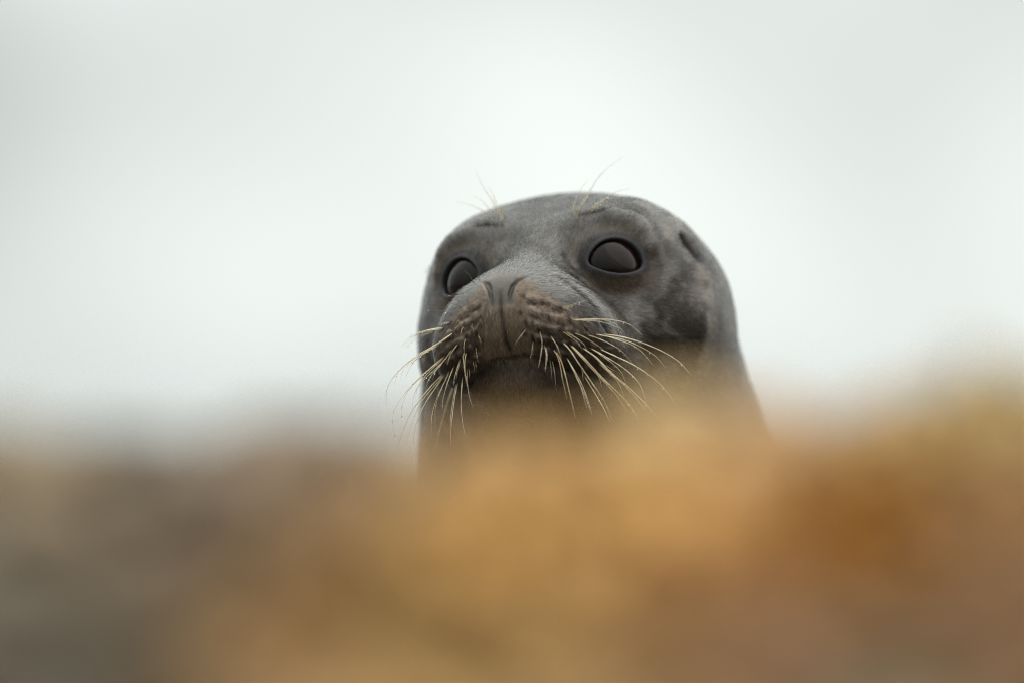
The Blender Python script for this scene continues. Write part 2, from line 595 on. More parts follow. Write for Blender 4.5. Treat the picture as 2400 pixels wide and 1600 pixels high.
BROWS = [
 (ZF, [(622, 372), (590, 300), (560, 225), (535, 190)], .2, 0, -.03),
 (ZF, [(575, 362), (545, 310), (500, 262), (455, 240)], .18, 0, .03),
 (ZF, [(1000, 352), (1012, 300), (1045, 235), (1085, 190)], .2, 0, -.05),
 (ZF, [(1062, 334), (1100, 300), (1160, 262), (1235, 240)], .19, 1, -.02),
 (ZF, [(614, 382), (590, 320), (555, 255), (510, 190), (475, 105)], .24, 0, -.05),
 (ZF, [(632, 358), (618, 325), (603, 285)], .22, 0, -.05),
 (ZF, [(600, 335), (575, 300), (545, 265)], .16, 0, 0),
 (ZF, [(556, 365), (520, 325), (450, 290), (370, 272)], .22, 1, .08),
 (ZF, [(1008, 366), (980, 322), (988, 270), (1015, 215), (1052, 163)], .20, 0, -.05),
 (ZF, [(985, 335), (1020, 293), (1050, 250), (1100, 160), (1160, 95), (1237, 40)], .24, 1, -.1),
 (ZF, [(1050, 328), (1090, 292), (1135, 262), (1200, 222), (1282, 203)], .23, 2, -.05),
 (ZF, [(1022, 322), (1008, 288)], .18, 0, 0),
]
FINE = [
 (ZF, [(466, 702), (445, 655), (413, 628)], .15, 0, -.1),
 (ZF, [(402, 797), (360, 765), (305, 750)], .15, 1, .0),
 (ZF, [(400, 822), (370, 802), (330, 793)], .15, 0, .0),
 (ZF, [(347, 852), (290, 836), (205, 830)], .17, 2, .0),
 (ZF, [(850, 772), (890, 732), (937, 715)], .15, 0, -.1),
 (ZF, [(793, 782), (801, 755)], .13, 0, -.1),
 (ZF, [(845, 802), (885, 781)], .13, 0, -.1),
]
PORES = []                                          # the pits the whiskers grow from
for it in WH:
    h_ = ray_hit(*it[0](*it[1][0]))
    if h_ is not None: PORES.append(h_ @ M_HEAD.T)
for k in range(11):                                 # further rows of pits on either pad
    for r_ in range(4):
        for s_ in (-1, 1):
            R_ = 15 + 4.4 * k; U_ = -40 - 8.2 * r_ - 0.42 * (R_ - 15) + random.uniform(-2.2, 2.2); R_ += random.uniform(-1.6, 1.6)
            if U_ < -88 or R_ > 60: continue
            h_ = march((160, s_ * R_, U_), (-1, 0, 0), head_base)
            if h_ is not None: PORES.append(h_)
PORES = np.array(PORES)


for q in PORES:
    bump -= 1.3 * (1 - sst(np.linalg.norm(H - q, axis=1), 0.4, 2.6)) * rowmask
V = (V + N * bump[:, None]).astype(np.float32)


def coat_colour(h):
    a = h.copy(); a[:, 1] = np.abs(h[:, 1])
    F, R, U = a[:, 0], a[:, 1], a[:, 2]
    t, v, n = eye_local(a)
    al = almond(t, v)
    c = np.empty((len(h), 3)); c[:] = (0.112, 0.101, 0.091)
    def lay(col_, m):
        m = np.clip(m, 0, 1)[:, None]
        c[:] = c * (1 - m) + np.array(col_) * m
    n1 = fbm(h, 26, 21); n2 = fbm(h, 11, 31); n3 = fbm(h, 5, 41, 2)
    lay((0.048, 0.041, 0.036), sst(n1, 0.42, 0.60) * 0.85)                       # darker mottling
    lay((0.21, 0.168, 0.130), sst(n2, 0.56, 0.70) * 0.55 * sst(-F, 10, 60))       # pale flecks on the sides
    lay((0.175, 0.168, 0.158), sst(F, 25, 60) * sst(U, -50, -30) * 0.6)         # paler bridge
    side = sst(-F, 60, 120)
    lay((0.19, 0.180, 0.166), side * 0.5)  # pale sides, lightened further in place of wet gloss
    lay((0.058, 0.053, 0.048), sst(U, 4, 30) * sst(-F, -40, 10) * 0.7 * (1 - 0.8 * sst(R, 45, 78)))                # crown darkened to offset top light, less at the sides for sheen
    # brown about the eyes
    ring = (1 - sst(al, 6, 19)) * (n > 0)
    lay((0.062, 0.046, 0.034), ring * (0.75 + 0.6 * (n2 - 0.5)))
    lay((0.085, 0.056, 0.038), ring * sst(-v, 7, 15) * sst(n3, 0.35, 0.6) * 0.7)
    # dark cheek patch
    for q, r in zip(CHEEK, (32, 24, 22)):
        dd = np.linalg.norm(a - np.array(q), axis=1)
        lay((0.020, 0.014, 0.011), (1 - sst(dd + 34 * (n2 - 0.5) + 14 * (n3 - 0.5), r * 0.4, r * 1.0)) * 0.92)
    for q in SPOT:
        dd = np.linalg.norm(a - np.array(q), axis=1)
        lay((0.33, 0.27, 0.22), (1 - sst(dd + 10 * (n3 - 0.5), 3, 11)) * 0.4)
    # brown whisker pads; along the lip, brown plus painted-in shadow
    pd = sst(F, 5, 35) * sst(-17 - np.maximum(R - 12, 0) * 0.88 - U + 9 * (n3 - 0.5), 0, 9)
    lay((0.190, 0.142, 0.106), pd * 0.92)
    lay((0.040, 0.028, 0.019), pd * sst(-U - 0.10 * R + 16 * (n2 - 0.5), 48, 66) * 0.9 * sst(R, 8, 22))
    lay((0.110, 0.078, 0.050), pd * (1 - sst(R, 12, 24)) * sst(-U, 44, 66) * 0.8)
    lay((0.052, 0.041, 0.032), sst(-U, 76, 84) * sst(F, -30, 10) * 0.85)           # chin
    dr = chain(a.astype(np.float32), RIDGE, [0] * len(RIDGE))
    lay((0.20, 0.19, 0.178), (1 - sst(dr, 2, 9)) * 0.55)                            # gloss of the brow ridge painted as a paler coat
    # bare skin
    lay((0.085, 0.077, 0.066), sst(F, 86, 94) * (1 - sst(R, 9, 12)) * sst(U, -47, -41) * 0.9)
    for line, r, k in ((CREASE, 2.4, 0.95), (TEAR, 3.2, 0.8), (STREAK, 2.4, 0.9), (STREAK2, 2.0, 0.8), (BROW, 4.2, 0.9)):
        d = chain(h.astype(np.float32) * np.array((1, 1, 1), np.float32) if line is not BROW else a.astype(np.float32), line, [0] * len(line))
        col_ = (0.012, 0.011, 0.011) if line is not BROW else (0.036, 0.025, 0.016)
        lay(col_, (1 - sst(d + 2.0 * (n3 - 0.5), r * 0.4, r)) * k)
    dn = chain(a.astype(np.float32), NOS, [0.4, 1.1, 1.9, 1.7, 1.3, 0.5])
    lay((0.012, 0.011, 0.011), (1 - sst(dn, -0.6, 0.7)))
    dp = chain(a.astype(np.float32), PHI, [0.8, 1.0, 1.1, 1.2, 1.2])
    lay((0.020, 0.017, 0.015), (1 - sst(dp, -0.2, 1.0)))
    dm = chain(a.astype(np.float32), MOU, [1.4, 1.4, 1.2, 0.8, 0.5, 0.3])
    lay((0.018, 0.014, 0.012), (1 - sst(dm, 0.2, 1.8)) * (1 - 0.95 * sst(R, 16, 32)))
    de = chain(a.astype(np.float32), EAR, [6.0, 3.2])
    lay((0.012, 0.011, 0.011), (1 - sst(de, 0, 3.5)))
    lay((0.020, 0.019, 0.020), (1 - sst(al + 2.2 * sst(-v, 4, 10) - 1.2 * sst(-t, 4, 16), 3.2, 8.0)) * (n > 0))
    for q in PORES:
        dd = np.linalg.norm(h - q, axis=1)
        lay((0.016, 0.012, 0.010), (1 - sst(dd, 0.9, 2.3)) * 0.85)
    return c


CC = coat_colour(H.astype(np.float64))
CT = np.empty((len(Vt), 3)); CT[:] = (0.105, 0.096, 0.087)
CT *= (0.45 + 1.1 * fbm(Vt.astype(np.float64), 46, 9))[:, None]

ROOT = Vector((E0.x + 0.1, E0.y + 0.6, 0.0))
OFF = np.array(E0) - np.array(ROOT)
seal = empty('seal', ROOT)
tag(seal, 'grey seal with dark eyes and long whiskers raising its head behind the heap', 'seal')

# --- coat material
mat_coat, nt, b = new_mat('seal_coat')
at_ = node(nt, 'ShaderNodeAttribute', attribute_name='coat')
tc = node(nt, 'ShaderNodeTexCoord')
nz = node(nt, 'ShaderNodeTexNoise', Scale=420.0, Detail=3.0)
nt.links.new(tc.outputs['Object'], nz.inputs['Vector'])
mr = node(nt, 'ShaderNodeMapRange'); mr.inputs['To Min'].default_value = 0.62; mr.inputs['To Max'].default_value = 1.35
nt.links.new(nz.outputs['Fac'], mr.inputs['Value'])
mx = node(nt, 'ShaderNodeMix', data_type='RGBA', blend_type='MULTIPLY'); mx.inputs['Factor'].default_value = 1
nt.links.new(at_.outputs['Color'], mx.inputs[6]); nt.links.new(mr.outputs[0], mx.inputs[7])
nt.links.new(mx.outputs[2], b.inputs['Base Color'])
b.inputs['Roughness'].default_value = 0.42
b.inputs['Specular IOR Level'].default_value = 0.2
bp = node(nt, 'ShaderNodeBump'); bp.inputs['Strength'].default_value = 0.25; bp.inputs['Distance'].default_value = 0.0006
nt.links.new(nz.outputs['Fac'], bp.inputs['Height']); nt.links.new(bp.outputs[0], b.inputs['Normal'])

Vall = np.concatenate([V, Vt]); Qall = np.concatenate([Q, Qt + len(V)])
me = mesh_np('body', Vall * 1e-3 + OFF, Qall)
ca = me.color_attributes.new('coat', 'FLOAT_COLOR', 'POINT')
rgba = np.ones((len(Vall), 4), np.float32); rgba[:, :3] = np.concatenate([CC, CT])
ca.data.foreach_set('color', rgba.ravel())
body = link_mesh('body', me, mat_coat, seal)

# --- eyes
mat_eye, nt, b = new_mat('wet_dark_eye')
tc = node(nt, 'ShaderNodeTexCoord')
gr = node(nt, 'ShaderNodeTexNoise', Scale=60.0, Detail=2.0)
nt.links.new(tc.outputs['Object'], gr.inputs['Vector'])
rp = node(nt, 'ShaderNodeValToRGB')
rp.color_ramp.elements[0].color = (0.0012, 0.001, 0.001, 1); rp.color_ramp.elements[1].color = (0.014, 0.006, 0.004, 1)
rp.color_ramp.elements[0].position = 0.35; rp.color_ramp.elements[1].position = 0.8
nt.links.new(gr.outputs['Fac'], rp.inputs[0]); nt.links.new(rp.outputs[0], b.inputs['Base Color'])
b.inputs['Roughness'].default_value = 0.03
b.inputs['IOR'].default_value = 1.25
bm = bmesh.new()
bmesh.ops.create_uvsphere(bm, u_segments=64, v_segments=40, radius=EYE_R * 1e-3)
for f in bm.faces: f.smooth = True
me_eye = bpy.data.meshes.new('eye'); bm.to_mesh(me_eye); bm.free()
for s_ in (1, -1):
    e = link_mesh('eye', me_eye, mat_eye, seal)
    c_ = EYE_C.copy(); c_[1] *= s_
    e.location = Vector(to_world(c_)) - ROOT

# --- fur: short strands laid back over the skin
def build_fur(count):
    P = V
    tri = np.concatenate([Q[:, [0, 1, 2]], Q[:, [0, 2, 3]]])
    e1 = P[tri[:, 1]] - P[tri[:, 0]]; e2 = P[tri[:, 2]] - P[tri[:, 0]]
    fn = np.cross(e1, e2); area = np.linalg.norm(fn, axis=1) * 0.5
    fn /= (2 * area + 1e-9)[:, None]
    cen = P[tri].mean(1)
    view = fn[:, 1] < 0.45                                   # the far side of the head carries no strands
    ok = view & (cen[:, 1] < 150)
    bald = (AL < 1.6) & (n_ > 0)
    bald |= nosep > 0.5
    bald |= chain(a_.astype(np.float32), EAR, [6.0, 3.2]) < 1.0
    bald |= chain(a_.astype(np.float32), NOS, [0.4, 1.1, 1.9, 1.7, 1.3, 0.5]) < 0.6
    ok &= ~bald[tri].any(1)
    w = np.where(ok, area, 0); w /= w.sum()
    pick = rng.choice(len(tri), count, p=w)
    u = rng.random((count, 2)); s = u.sum(1) > 1; u[s] = 1 - u[s]
    root = P[tri[pick, 0]] + u[:, :1] * e1[pick] + u[:, 1:] * e2[pick]
    nn = N[tri[pick, 0]] * 0.5 + N[tri[pick, 1]] * 0.25 + N[tri[pick, 2]] * 0.25
    nn = nn / np.linalg.norm(nn, axis=1, keepdims=True)
    h = root @ M_HEAD.T
    # lay: away from the nose, parted round the eyes, downwards on the pads
    src = np.stack([np.full(count, 112.0), np.clip(h[:, 1], -5, 5), np.full(count, -26.0)], 1)
    dirh = h - src
    dirh /= np.linalg.norm(dirh, axis=1, keepdims=True)
    a = h.copy(); a[:, 1] = np.abs(h[:, 1]); t, v, n = eye_local(a)
    near = (1 - sst(np.sqrt(t * t + v * v), 18, 40)) * (n > 0)
    out = t[:, None] * ET + v[:, None] * EV; out[:, 1] *= np.sign(h[:, 1])
    out /= np.linalg.norm(out, axis=1, keepdims=True) + 1e-6
    dirh = dirh + out * near[:, None] * 0.7
    padm = sst(h[:, 0], 20, 50) * sst(-h[:, 2], 38, 55)
    dirh[:, 2] -= padm * 0.5
    dirw = dirh @ M_HEAD
    wob = np.stack([fbm(root.astype(float), 12, 50 + k, 2) - 0.5 for k in range(3)], 1)
    wob2 = np.stack([fbm(root.astype(float), 3.0, 60 + k, 2) - 0.5 for k in range(3)], 1)
    dirw = dirw + wob * 0.4 + wob2 * (0.22 + 1.7 * padm[:, None]) + rng.normal(0, 0.05, (count, 3))
    dirw -= (dirw * nn).sum(1, keepdims=True) * nn
    dirw /= np.linalg.norm(dirw, axis=1, keepdims=True) + 1e-6
    L = (4.2 + 2.2 * rng.random(count)) * (1 - 0.35 * near) * (1 + 0.25 * padm)
    L *= 1 - 0.45 * sst(h[:, 0], 70, 95)
    lift = 0.06 + 0.07 * rng.random(count) + 0.12 * padm
    pts = np.empty((count, 4, 3), np.float32)
    for k, (s, up) in enumerate(((0, -0.05), (0.33, 0.55), (0.68, 0.9), (1.0, 0.95))):
        pts[:, k] = root + dirw * (L * s)[:, None] + nn * (L * lift * up)[:, None]
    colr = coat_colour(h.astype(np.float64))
    lum = np.exp(rng.normal(0.06, 0.34, count)) * (0.80 + 0.5 * fbm(root.astype(float), 2.2, 77, 2))
    gloss = np.clip(colr.mean(1) / 0.09, 0.35, 1.15)                # bleached hair lies sleek, the dark patches are rough and dull
    colr = colr * lum[:, None]
    hc = bpy.data.hair_curves.new('fur')
    hc.add_curves([4] * count)
    hc.position_data.foreach_set('vector', (pts.reshape(-1, 3) * 1e-3 + OFF).astype(np.float32).ravel())
    rad = np.tile(np.array([0.075, 0.080, 0.062, 0.012], np.float32) * 1e-3, count)
    ra = hc.attributes.get('radius') or hc.attributes.new('radius', 'FLOAT', 'POINT')
    ra.data.foreach_set('value', rad)
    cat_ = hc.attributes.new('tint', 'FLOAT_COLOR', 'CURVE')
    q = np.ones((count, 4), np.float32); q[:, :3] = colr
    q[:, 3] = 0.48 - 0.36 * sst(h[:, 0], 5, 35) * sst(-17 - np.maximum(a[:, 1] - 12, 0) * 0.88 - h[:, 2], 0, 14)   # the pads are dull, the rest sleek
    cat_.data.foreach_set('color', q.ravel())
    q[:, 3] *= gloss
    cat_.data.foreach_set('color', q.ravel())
    nrm = nn + rng.normal(0, 0.045, (count, 3)) + dirw * rng.normal(0.0, 0.09, count)[:, None]
    nrm /= np.linalg.norm(nrm, axis=1, keepdims=True)
    na = hc.attributes.new('lay_normal', 'FLOAT_VECTOR', 'CURVE')
    na.data.foreach_set('vector', nrm.astype(np.float32).ravel())
    m, nt, b = new_mat('seal_fur')
    an = node(nt, 'ShaderNodeAttribute', attribute_name='lay_normal')     # wet strands lie flat and shine as one sleek surface
    nt.links.new(an.outputs['Vector'], b.inputs['Normal'])
    at = node(nt, 'ShaderNodeAttribute', attribute_name='tint')
    nt.links.new(at.outputs['Color'], b.inputs['Base Color'])
    b.inputs['Roughness'].default_value = 0.2
    nt.links.new(at.outputs['Alpha'], b.inputs['Specular IOR Level'])
    b.inputs['Specular Tint'].default_value = (1.0, 0.955, 0.91, 1)
    b.inputs['Sheen Weight'].default_value = 0.06; b.inputs['Sheen Roughness'].default_value = 0.35
    hc.materials.append(m)
    o = bpy.data.objects.new('fur', hc)
    col.objects.link(o); o.parent = seal
    tag(o, kind='stuff')
    return o


if 'f' not in DBG: build_fur(260000)


# --- whiskers and brow hairs, each grown from the point of the skin where the photograph shows its root
def cr(points, n):
    """Catmull-Rom through the points"""
    P = np.array(points, float)
    P = np.vstack([2 * P[0] - P[1], P, 2 * P[-1] - P[-2]])
    m = len(P) - 3
    out = []
    for s in np.linspace(0, m - 1e-6, n):
        i = int(s); t = s - i
        a, b, c, d = P[i:i + 4]
        out.append(0.5 * ((2 * b) + (-a + c) * t + (2 * a - 5 * b + 4 * c - d) * t * t + (-a + 3 * b - 3 * c + d) * t ** 3))
    return np.array(out)


def tube(P, rad, sides=6):
    P = np.asarray(P); n = len(P)
    T = np.gradient(P, axis=0); T /= np.linalg.norm(T, axis=1, keepdims=True) + 1e-12
    ref = np.array((0.13, 0.95, 0.21))
    A = np.cross(T, ref); A /= np.linalg.norm(A, axis=1, keepdims=True)
    B = np.cross(T, A)
    ang = np.linspace(0, 2 * math.pi, sides, endpoint=False)
    V_ = (P[:, None] + rad[:, None, None] * (A[:, None] * np.cos(ang)[None, :, None] + B[:, None] * np.sin(ang)[None, :, None])).reshape(-1, 3)
    F_ = []
    for i in range(n - 1):
        for j in range(sides):
            k = (j + 1) % sides
            F_.append((i * sides + j, i * sides + k, (i + 1) * sides + k, (i + 1) * sides + j))
    return V_, F_


mat_whisker, nt, b = new_mat('whisker_horn')
tc = node(nt, 'ShaderNodeTexCoord')
nz = node(nt, 'ShaderNodeTexNoise', Scale=55.0, Detail=1.0)
nt.links.new(tc.outputs['Object'], nz.inputs['Vector'])
rp = node(nt, 'ShaderNodeValToRGB')
rp.color_ramp.elements[0].color = (0.60, 0.42, 0.20, 1); rp.color_ramp.elements[1].color = (0.85, 0.76, 0.54, 1)
rp.color_ramp.elements[0].position = 0.35; rp.color_ramp.elements[1].position = 0.65
nt.links.new(nz.outputs['Fac'], rp.inputs[0]); nt.links.new(rp.outputs[0], b.inputs['Base Color'])
b.inputs['Roughness'].default_value = 0.28
b.inputs['Transmission Weight'].default_value = 0.25
b.inputs['IOR'].default_value = 1.5
mat_dark_hair, nt, b = new_mat('dark_guard_hair')
b.inputs['Base Color'].default_value = (0.16, 0.09, 0.045, 1); b.inputs['Roughness'].default_value = 0.35
mat_water, nt, b = new_mat('water_droplet')
b.inputs['Base Color'].default_value = (1, 1, 1, 1); b.inputs['Roughness'].default_value = 0.02
b.inputs['Transmission Weight'].default_value = 1.0; b.inputs['IOR'].default_value = 1.33
bm = bmesh.new()
bmesh.ops.create_icosphere(bm, subdivisions=2, radius=1.0)
for v in bm.verts: v.co.z *= 1.25
for f in bm.faces: f.smooth = True
me_drop = bpy.data.meshes.new('water_droplet'); bm.to_mesh(me_drop); bm.free(); me_drop.materials.append(mat_water)

camv = np.array(cam.location)


def strand(name, item, mat):
    fr, pts, r0, nd, lean = item
    px = [fr(*p) for p in pts]
    base = None
    for k in range(6):                      # step in from the silhouette until the line of sight meets skin
        q = (px[0][0] + k * 4 * np.sign(px[0][0] - px[1][0]), px[0][1] - k * 2)
        base = ray_hit(*q)
        if base is not None: break
    w0 = base * 1e-3 + np.array(E0) if base is not None else np.array(pix(*px[0], 6.0))
    dep0 = (w0 - camv)[1] * math.cos(PITCH) + (w0 - camv)[2] * math.sin(PITCH)
    P = []; run = 0.0
    for k, p in enumerate(px):
        if k: run += math.dist(p, px[k - 1]) * 0.3e-3
        P.append(np.array(pix(*p, dep0 - 0.0015 * (k > 0) + lean * run)))
    P[0] = np.array(pix(*px[0], dep0 + 0.0025))
    n = max(8, min(40, int(run / 0.0022)))
    C = cr(P, n)
    s = np.linspace(0, 1, n)
    rad = 1.25 * r0 * 1e-3 * (1 - 0.84 * s ** 1.2) * (1 + 0.16 * np.sin(s * run / 0.0042 * 2 * math.pi * 0.5 + random.random() * 6))
    V_, F_ = tube(C - np.array(ROOT), rad)
    o = link_mesh(name, mesh_np(name, V_, F_), mat, seal)
    for k in range(nd):
        t = (0.15 + 0.75 * (k + 0.2 + 0.6 * random.random()) / nd)
        i = min(n - 1, int(t * n))
        d = link_mesh('water_droplet', me_drop, None, o)
        sz = (0.00034 + 0.00030 * random.random() ** 2) * (0.75 + r0)
        d.scale = (sz, sz, sz)
        d.location = Vector(C[i]) - ROOT - Vector((0, 0, sz * 0.55))
    return o, C


if 'w' not in DBG:
    for k, it in enumerate(WH):
        o, C = strand('whisker', it, mat_whisker)
        if k in (7, 8):                     # a drop hangs from the curled tip
            d = link_mesh('water_droplet', me_drop, None, o)
            d.scale = (0.0007,) * 3; d.location = Vector(C[-1]) - ROOT - Vector((0, 0, 0.0006))
    for it in BROWS: it = (it[0], it[1], it[2] * 1.3, it[3], it[4]); strand('brow_whisker', it, mat_whisker)
    for it in FINE: strand('guard_hair', it, mat_dark_hair)


# ------------------------------------------------------------------ the setting: shingle beach, bank in front of the animal, sea behind
def crest(x):
    return np.interp(x, [-0.6, -0.24, -0.12, -0.06, 0.0, 0.045, 0.08, 0.12, 0.16, 0.22, 0.30, 0.6],
                     [0.33, 0.344, 0.347, 0.343, 0.336, 0.339, 0.357, 0.351, 0.357, 0.372, 0.368, 0.33])


def ground_z(x, y):
    """beach level with the bank between photographer and animal"""
    y0 = -2.02
    c = crest(x) - 0.012
    f = np.where(y < y0, np.clip(1 - (y0 - y) / 1.25, 0, 1), np.clip(1 - (y - y0) / 0.9, 0, 1))
    f = f * f * (3 - 2 * f)
    f = np.where(y < y0, f, f)
    side = np.clip(1 - (np.abs(x) - 0.7) / 1.2, 0, 1); side = side * side * (3 - 2 * side)
    beach = np.where(y > 4, -(y - 4) * 0.03, 0.0)
    return beach + c * f * side


def build_beach():
    xs = np.concatenate([np.linspace(-60, -2.2, 24)[:-1], np.linspace(-2.2, 2.2, 150), np.linspace(2.2, 60, 24)[1:]])
    ys = np.concatenate([np.linspace(-30, -5, 10)[:-1], np.linspace(-5, 1.5, 190), np.linspace(1.5, 60, 40)[1:]])
    X, Y = np.meshgrid(xs, ys, indexing='ij')
    P3 = np.stack([X.ravel(), Y.ravel(), np.zeros(X.size)], 1)
    Z = ground_z(X, Y).ravel() + 0.010 * (fbm(P3, 0.16, 91, 3) - 0.5)
    Vv = np.stack([X.ravel(), Y.ravel(), Z], 1)
    nx, ny = X.shape
    i, j = np.meshgrid(np.arange(nx - 1), np.arange(ny - 1), indexing='ij')
    a = (i * ny + j).ravel()
    return mesh_np('beach', Vv, np.stack([a, a + ny, a + ny + 1, a + 1], 1))


mat_sea, nt, b = new_mat('sea_water')
b.inputs['Base Color'].default_value = (0.10, 0.13, 0.13, 1)
b.inputs['Roughness'].default_value = 0.12; b.inputs['IOR'].default_value = 1.33
tc = node(nt, 'ShaderNodeTexCoord')
nz = node(nt, 'ShaderNodeTexNoise', Scale=0.9, Detail=5.0)
nt.links.new(tc.outputs['Object'], nz.inputs['Vector'])
bp = node(nt, 'ShaderNodeBump'); bp.inputs['Strength'].default_value = 0.35; bp.inputs['Distance'].default_value = 0.25
nt.links.new(nz.outputs['Fac'], bp.inputs['Height']); nt.links.new(bp.outputs[0], b.inputs['Normal'])
S_ = 20000.0
sea = link_mesh('sea', mesh_np('sea', [(-S_, 12, -0.55), (S_, 12, -0.55), (S_, S_, -0.55), (-S_, S_, -0.55)], [(0, 1, 2, 3)], False), mat_sea)
tag(sea, 'pale grey sea reaching the horizon', 'sea', kind='structure')


# ------------------------------------------------------------------ stones and seaweed lying on the bank
ZONES = [  # colours the bank shows: pixel of the photograph, displayed colour
 (100, 1150, (130, 118, 100)), (300, 1150, (112, 101, 88)), (600, 1060, (122, 116, 108)), (500, 1300, (122, 108, 91)), (100, 1400, (110, 103, 92)),
 (200, 1560, (103, 97, 85)), (900, 1150, (143, 119, 92)), (700, 1200, (140, 112, 85)), (1000, 1300, (174, 132, 78)), (800, 1450, (170, 132, 76)), (600, 1500, (152, 120, 78)),
 (1200, 1350, (188, 142, 80)), (1300, 1250, (200, 151, 86)), (1500, 1300, (192, 142, 76)), (1300, 1060, (176, 146, 110)), (1600, 1000, (198, 170, 122)),
 (1450, 1110, (190, 155, 103)), (1800, 1000, (168, 128, 86)), (1850, 1080, (162, 127, 90)), (2100, 980, (204, 174, 118)), (2300, 960, (178, 156, 104)),
 (2390, 900, (128, 96, 40)), (2200, 1120, (148, 106, 62)), (2050, 1270, (158, 100, 8)), (1900, 1250, (172, 114, 30)), (2300, 1300, (144, 103, 62)),
 (2350, 1450, (140, 105, 75)), (1700, 1400, (160, 108, 55)), (1800, 1480, (132, 95, 66)), (1500, 1500, (150, 114, 73)), (1200, 1560, (166, 130, 78)), (2000, 1580, (124, 104, 80))]
ZP = np.array([(z[0], z[1]) for z in ZONES], float)
ZC = np.array([z[2] for z in ZONES], float) / 255.0
ZC = np.where(ZC < 0.04045, ZC / 12.92, ((ZC + 0.055) / 1.055) ** 2.4)


def to_pix(p):
    q = np.array(p) - camv
    dep = q[1] * math.cos(PITCH) + q[2] * math.sin(PITCH)
    up = -q[1] * math.sin(PITCH) + q[2] * math.cos(PITCH)
    return 1200 + q[0] / dep * 20000.0, 800 - up / dep * 20000.0


def zone_colour(p):
    px, py = to_pix(p)
    w = np.exp(-((ZP[:, 0] - np.clip(px, 0, 2400)) ** 2 + (1.35 * (ZP[:, 1] - np.clip(py, 850, 1600))) ** 2) / (2 * 115.0 ** 2)) + 1e-9
    c = (ZC * w[:, None]).sum(0) / w.sum()
    c = c.mean() * (c / c.mean()) ** 1.04
    return c * np.array((1.0, 1.03, 1.0) if px > 800 else (1.03, 0.985, 0.95)) / float(np.interp(px, [500, 1000], [1.2, 1.0]))


mat_beach, nt, b = new_mat('wet_shingle')
tc = node(nt, 'ShaderNodeTexCoord')
vo = node(nt, 'ShaderNodeTexVoronoi', Scale=64.0)
nt.links.new(tc.outputs['Object'], vo.inputs['Vector'])
rp = node(nt, 'ShaderNodeValToRGB')
rp.color_ramp.elements[0].color = (0.62, 0.60, 0.58, 1); rp.color_ramp.elements[1].color = (1.35, 1.37, 1.40, 1)
lt = node(nt, 'ShaderNodeAttribute', attribute_name='litter')
mx = node(nt, 'ShaderNodeMix', data_type='RGBA', blend_type='MULTIPLY'); mx.inputs['Factor'].default_value = 1
nt.links.new(vo.outputs['Color'], rp.inputs[0]); nt.links.new(rp.outputs[0], mx.inputs[7]); nt.links.new(lt.outputs['Color'], mx.inputs[6])
nt.links.new(mx.outputs[2], b.inputs['Base Color']); b.inputs['Specular IOR Level'].default_value = 0.25
b.inputs['Roughness'].default_value = 0.6
bp = node(nt, 'ShaderNodeBump'); bp.inputs['Strength'].default_value = 0.8; bp.inputs['Distance'].default_value = 0.012
bp.invert = True
nt.links.new(vo.outputs['Distance'], bp.inputs['Height']); nt.links.new(bp.outputs[0], b.inputs['Normal'])
me = build_beach()
cs = np.empty((len(me.vertices), 4), np.float32); cs[:] = (0.15, 0.125, 0.095, 1)
for v in me.vertices:                              # stones and rotted weed tint the shingle of the bank
    if abs(v.co.x) < 0.6 and -3.4 < v.co.y < -1.7: cs[v.index, :3] = zone_colour(v.co) * 0.66
me.color_attributes.new('litter', 'FLOAT_COLOR', 'POINT').data.foreach_set('color', cs.ravel())
beach = link_mesh('beach', me, mat_beach)
tag(beach, 'shingle beach with a low bank', 'beach', kind='structure')



def ground_hit(px, py):
    dv = np.array(pix_dir(px, py)); t = 2.2
    while t < 5:
        p = camv + dv * t
        if p[2] < ground_z(p[0], p[1]): return p
        t += 0.004
    return None


def tint_mat(name, rough, scale, depth, bump_scale):
    m, nt, b = new_mat(name)
    oi = node(nt, 'ShaderNodeObjectInfo'); tc = node(nt, 'ShaderNodeTexCoord')
    nz = node(nt, 'ShaderNodeTexNoise', Scale=scale, Detail=4.0)
    nt.links.new(tc.outputs['Object'], nz.inputs['Vector'])
    mr = node(nt, 'ShaderNodeMapRange'); mr.inputs['To Min'].default_value = 0.55; mr.inputs['To Max'].default_value = 1.45
    nt.links.new(nz.outputs['Fac'], mr.inputs['Value'])
    mx = node(nt, 'ShaderNodeMix', data_type='RGBA', blend_type='MULTIPLY'); mx.inputs['Factor'].default_value = 1
    nt.links.new(oi.outputs['Color'], mx.inputs[6]); nt.links.new(mr.outputs[0], mx.inputs[7])
    nt.links.new(mx.outputs[2], b.inputs['Base Color'])
    b.inputs['Roughness'].default_value = rough
    b.inputs['Specular IOR Level'].default_value = 0.15
    n2 = node(nt, 'ShaderNodeTexNoise', Scale=bump_scale, Detail=3.0)
    nt.links.new(tc.outputs['Object'], n2.inputs['Vector'])
    bp = node(nt, 'ShaderNodeBump'); bp.inputs['Strength'].default_value = 0.4; bp.inputs['Distance'].default_value = depth
    nt.links.new(n2.outputs['Fac'], bp.inputs['Height']); nt.links.new(bp.outputs[0], b.inputs['Normal'])
    return m


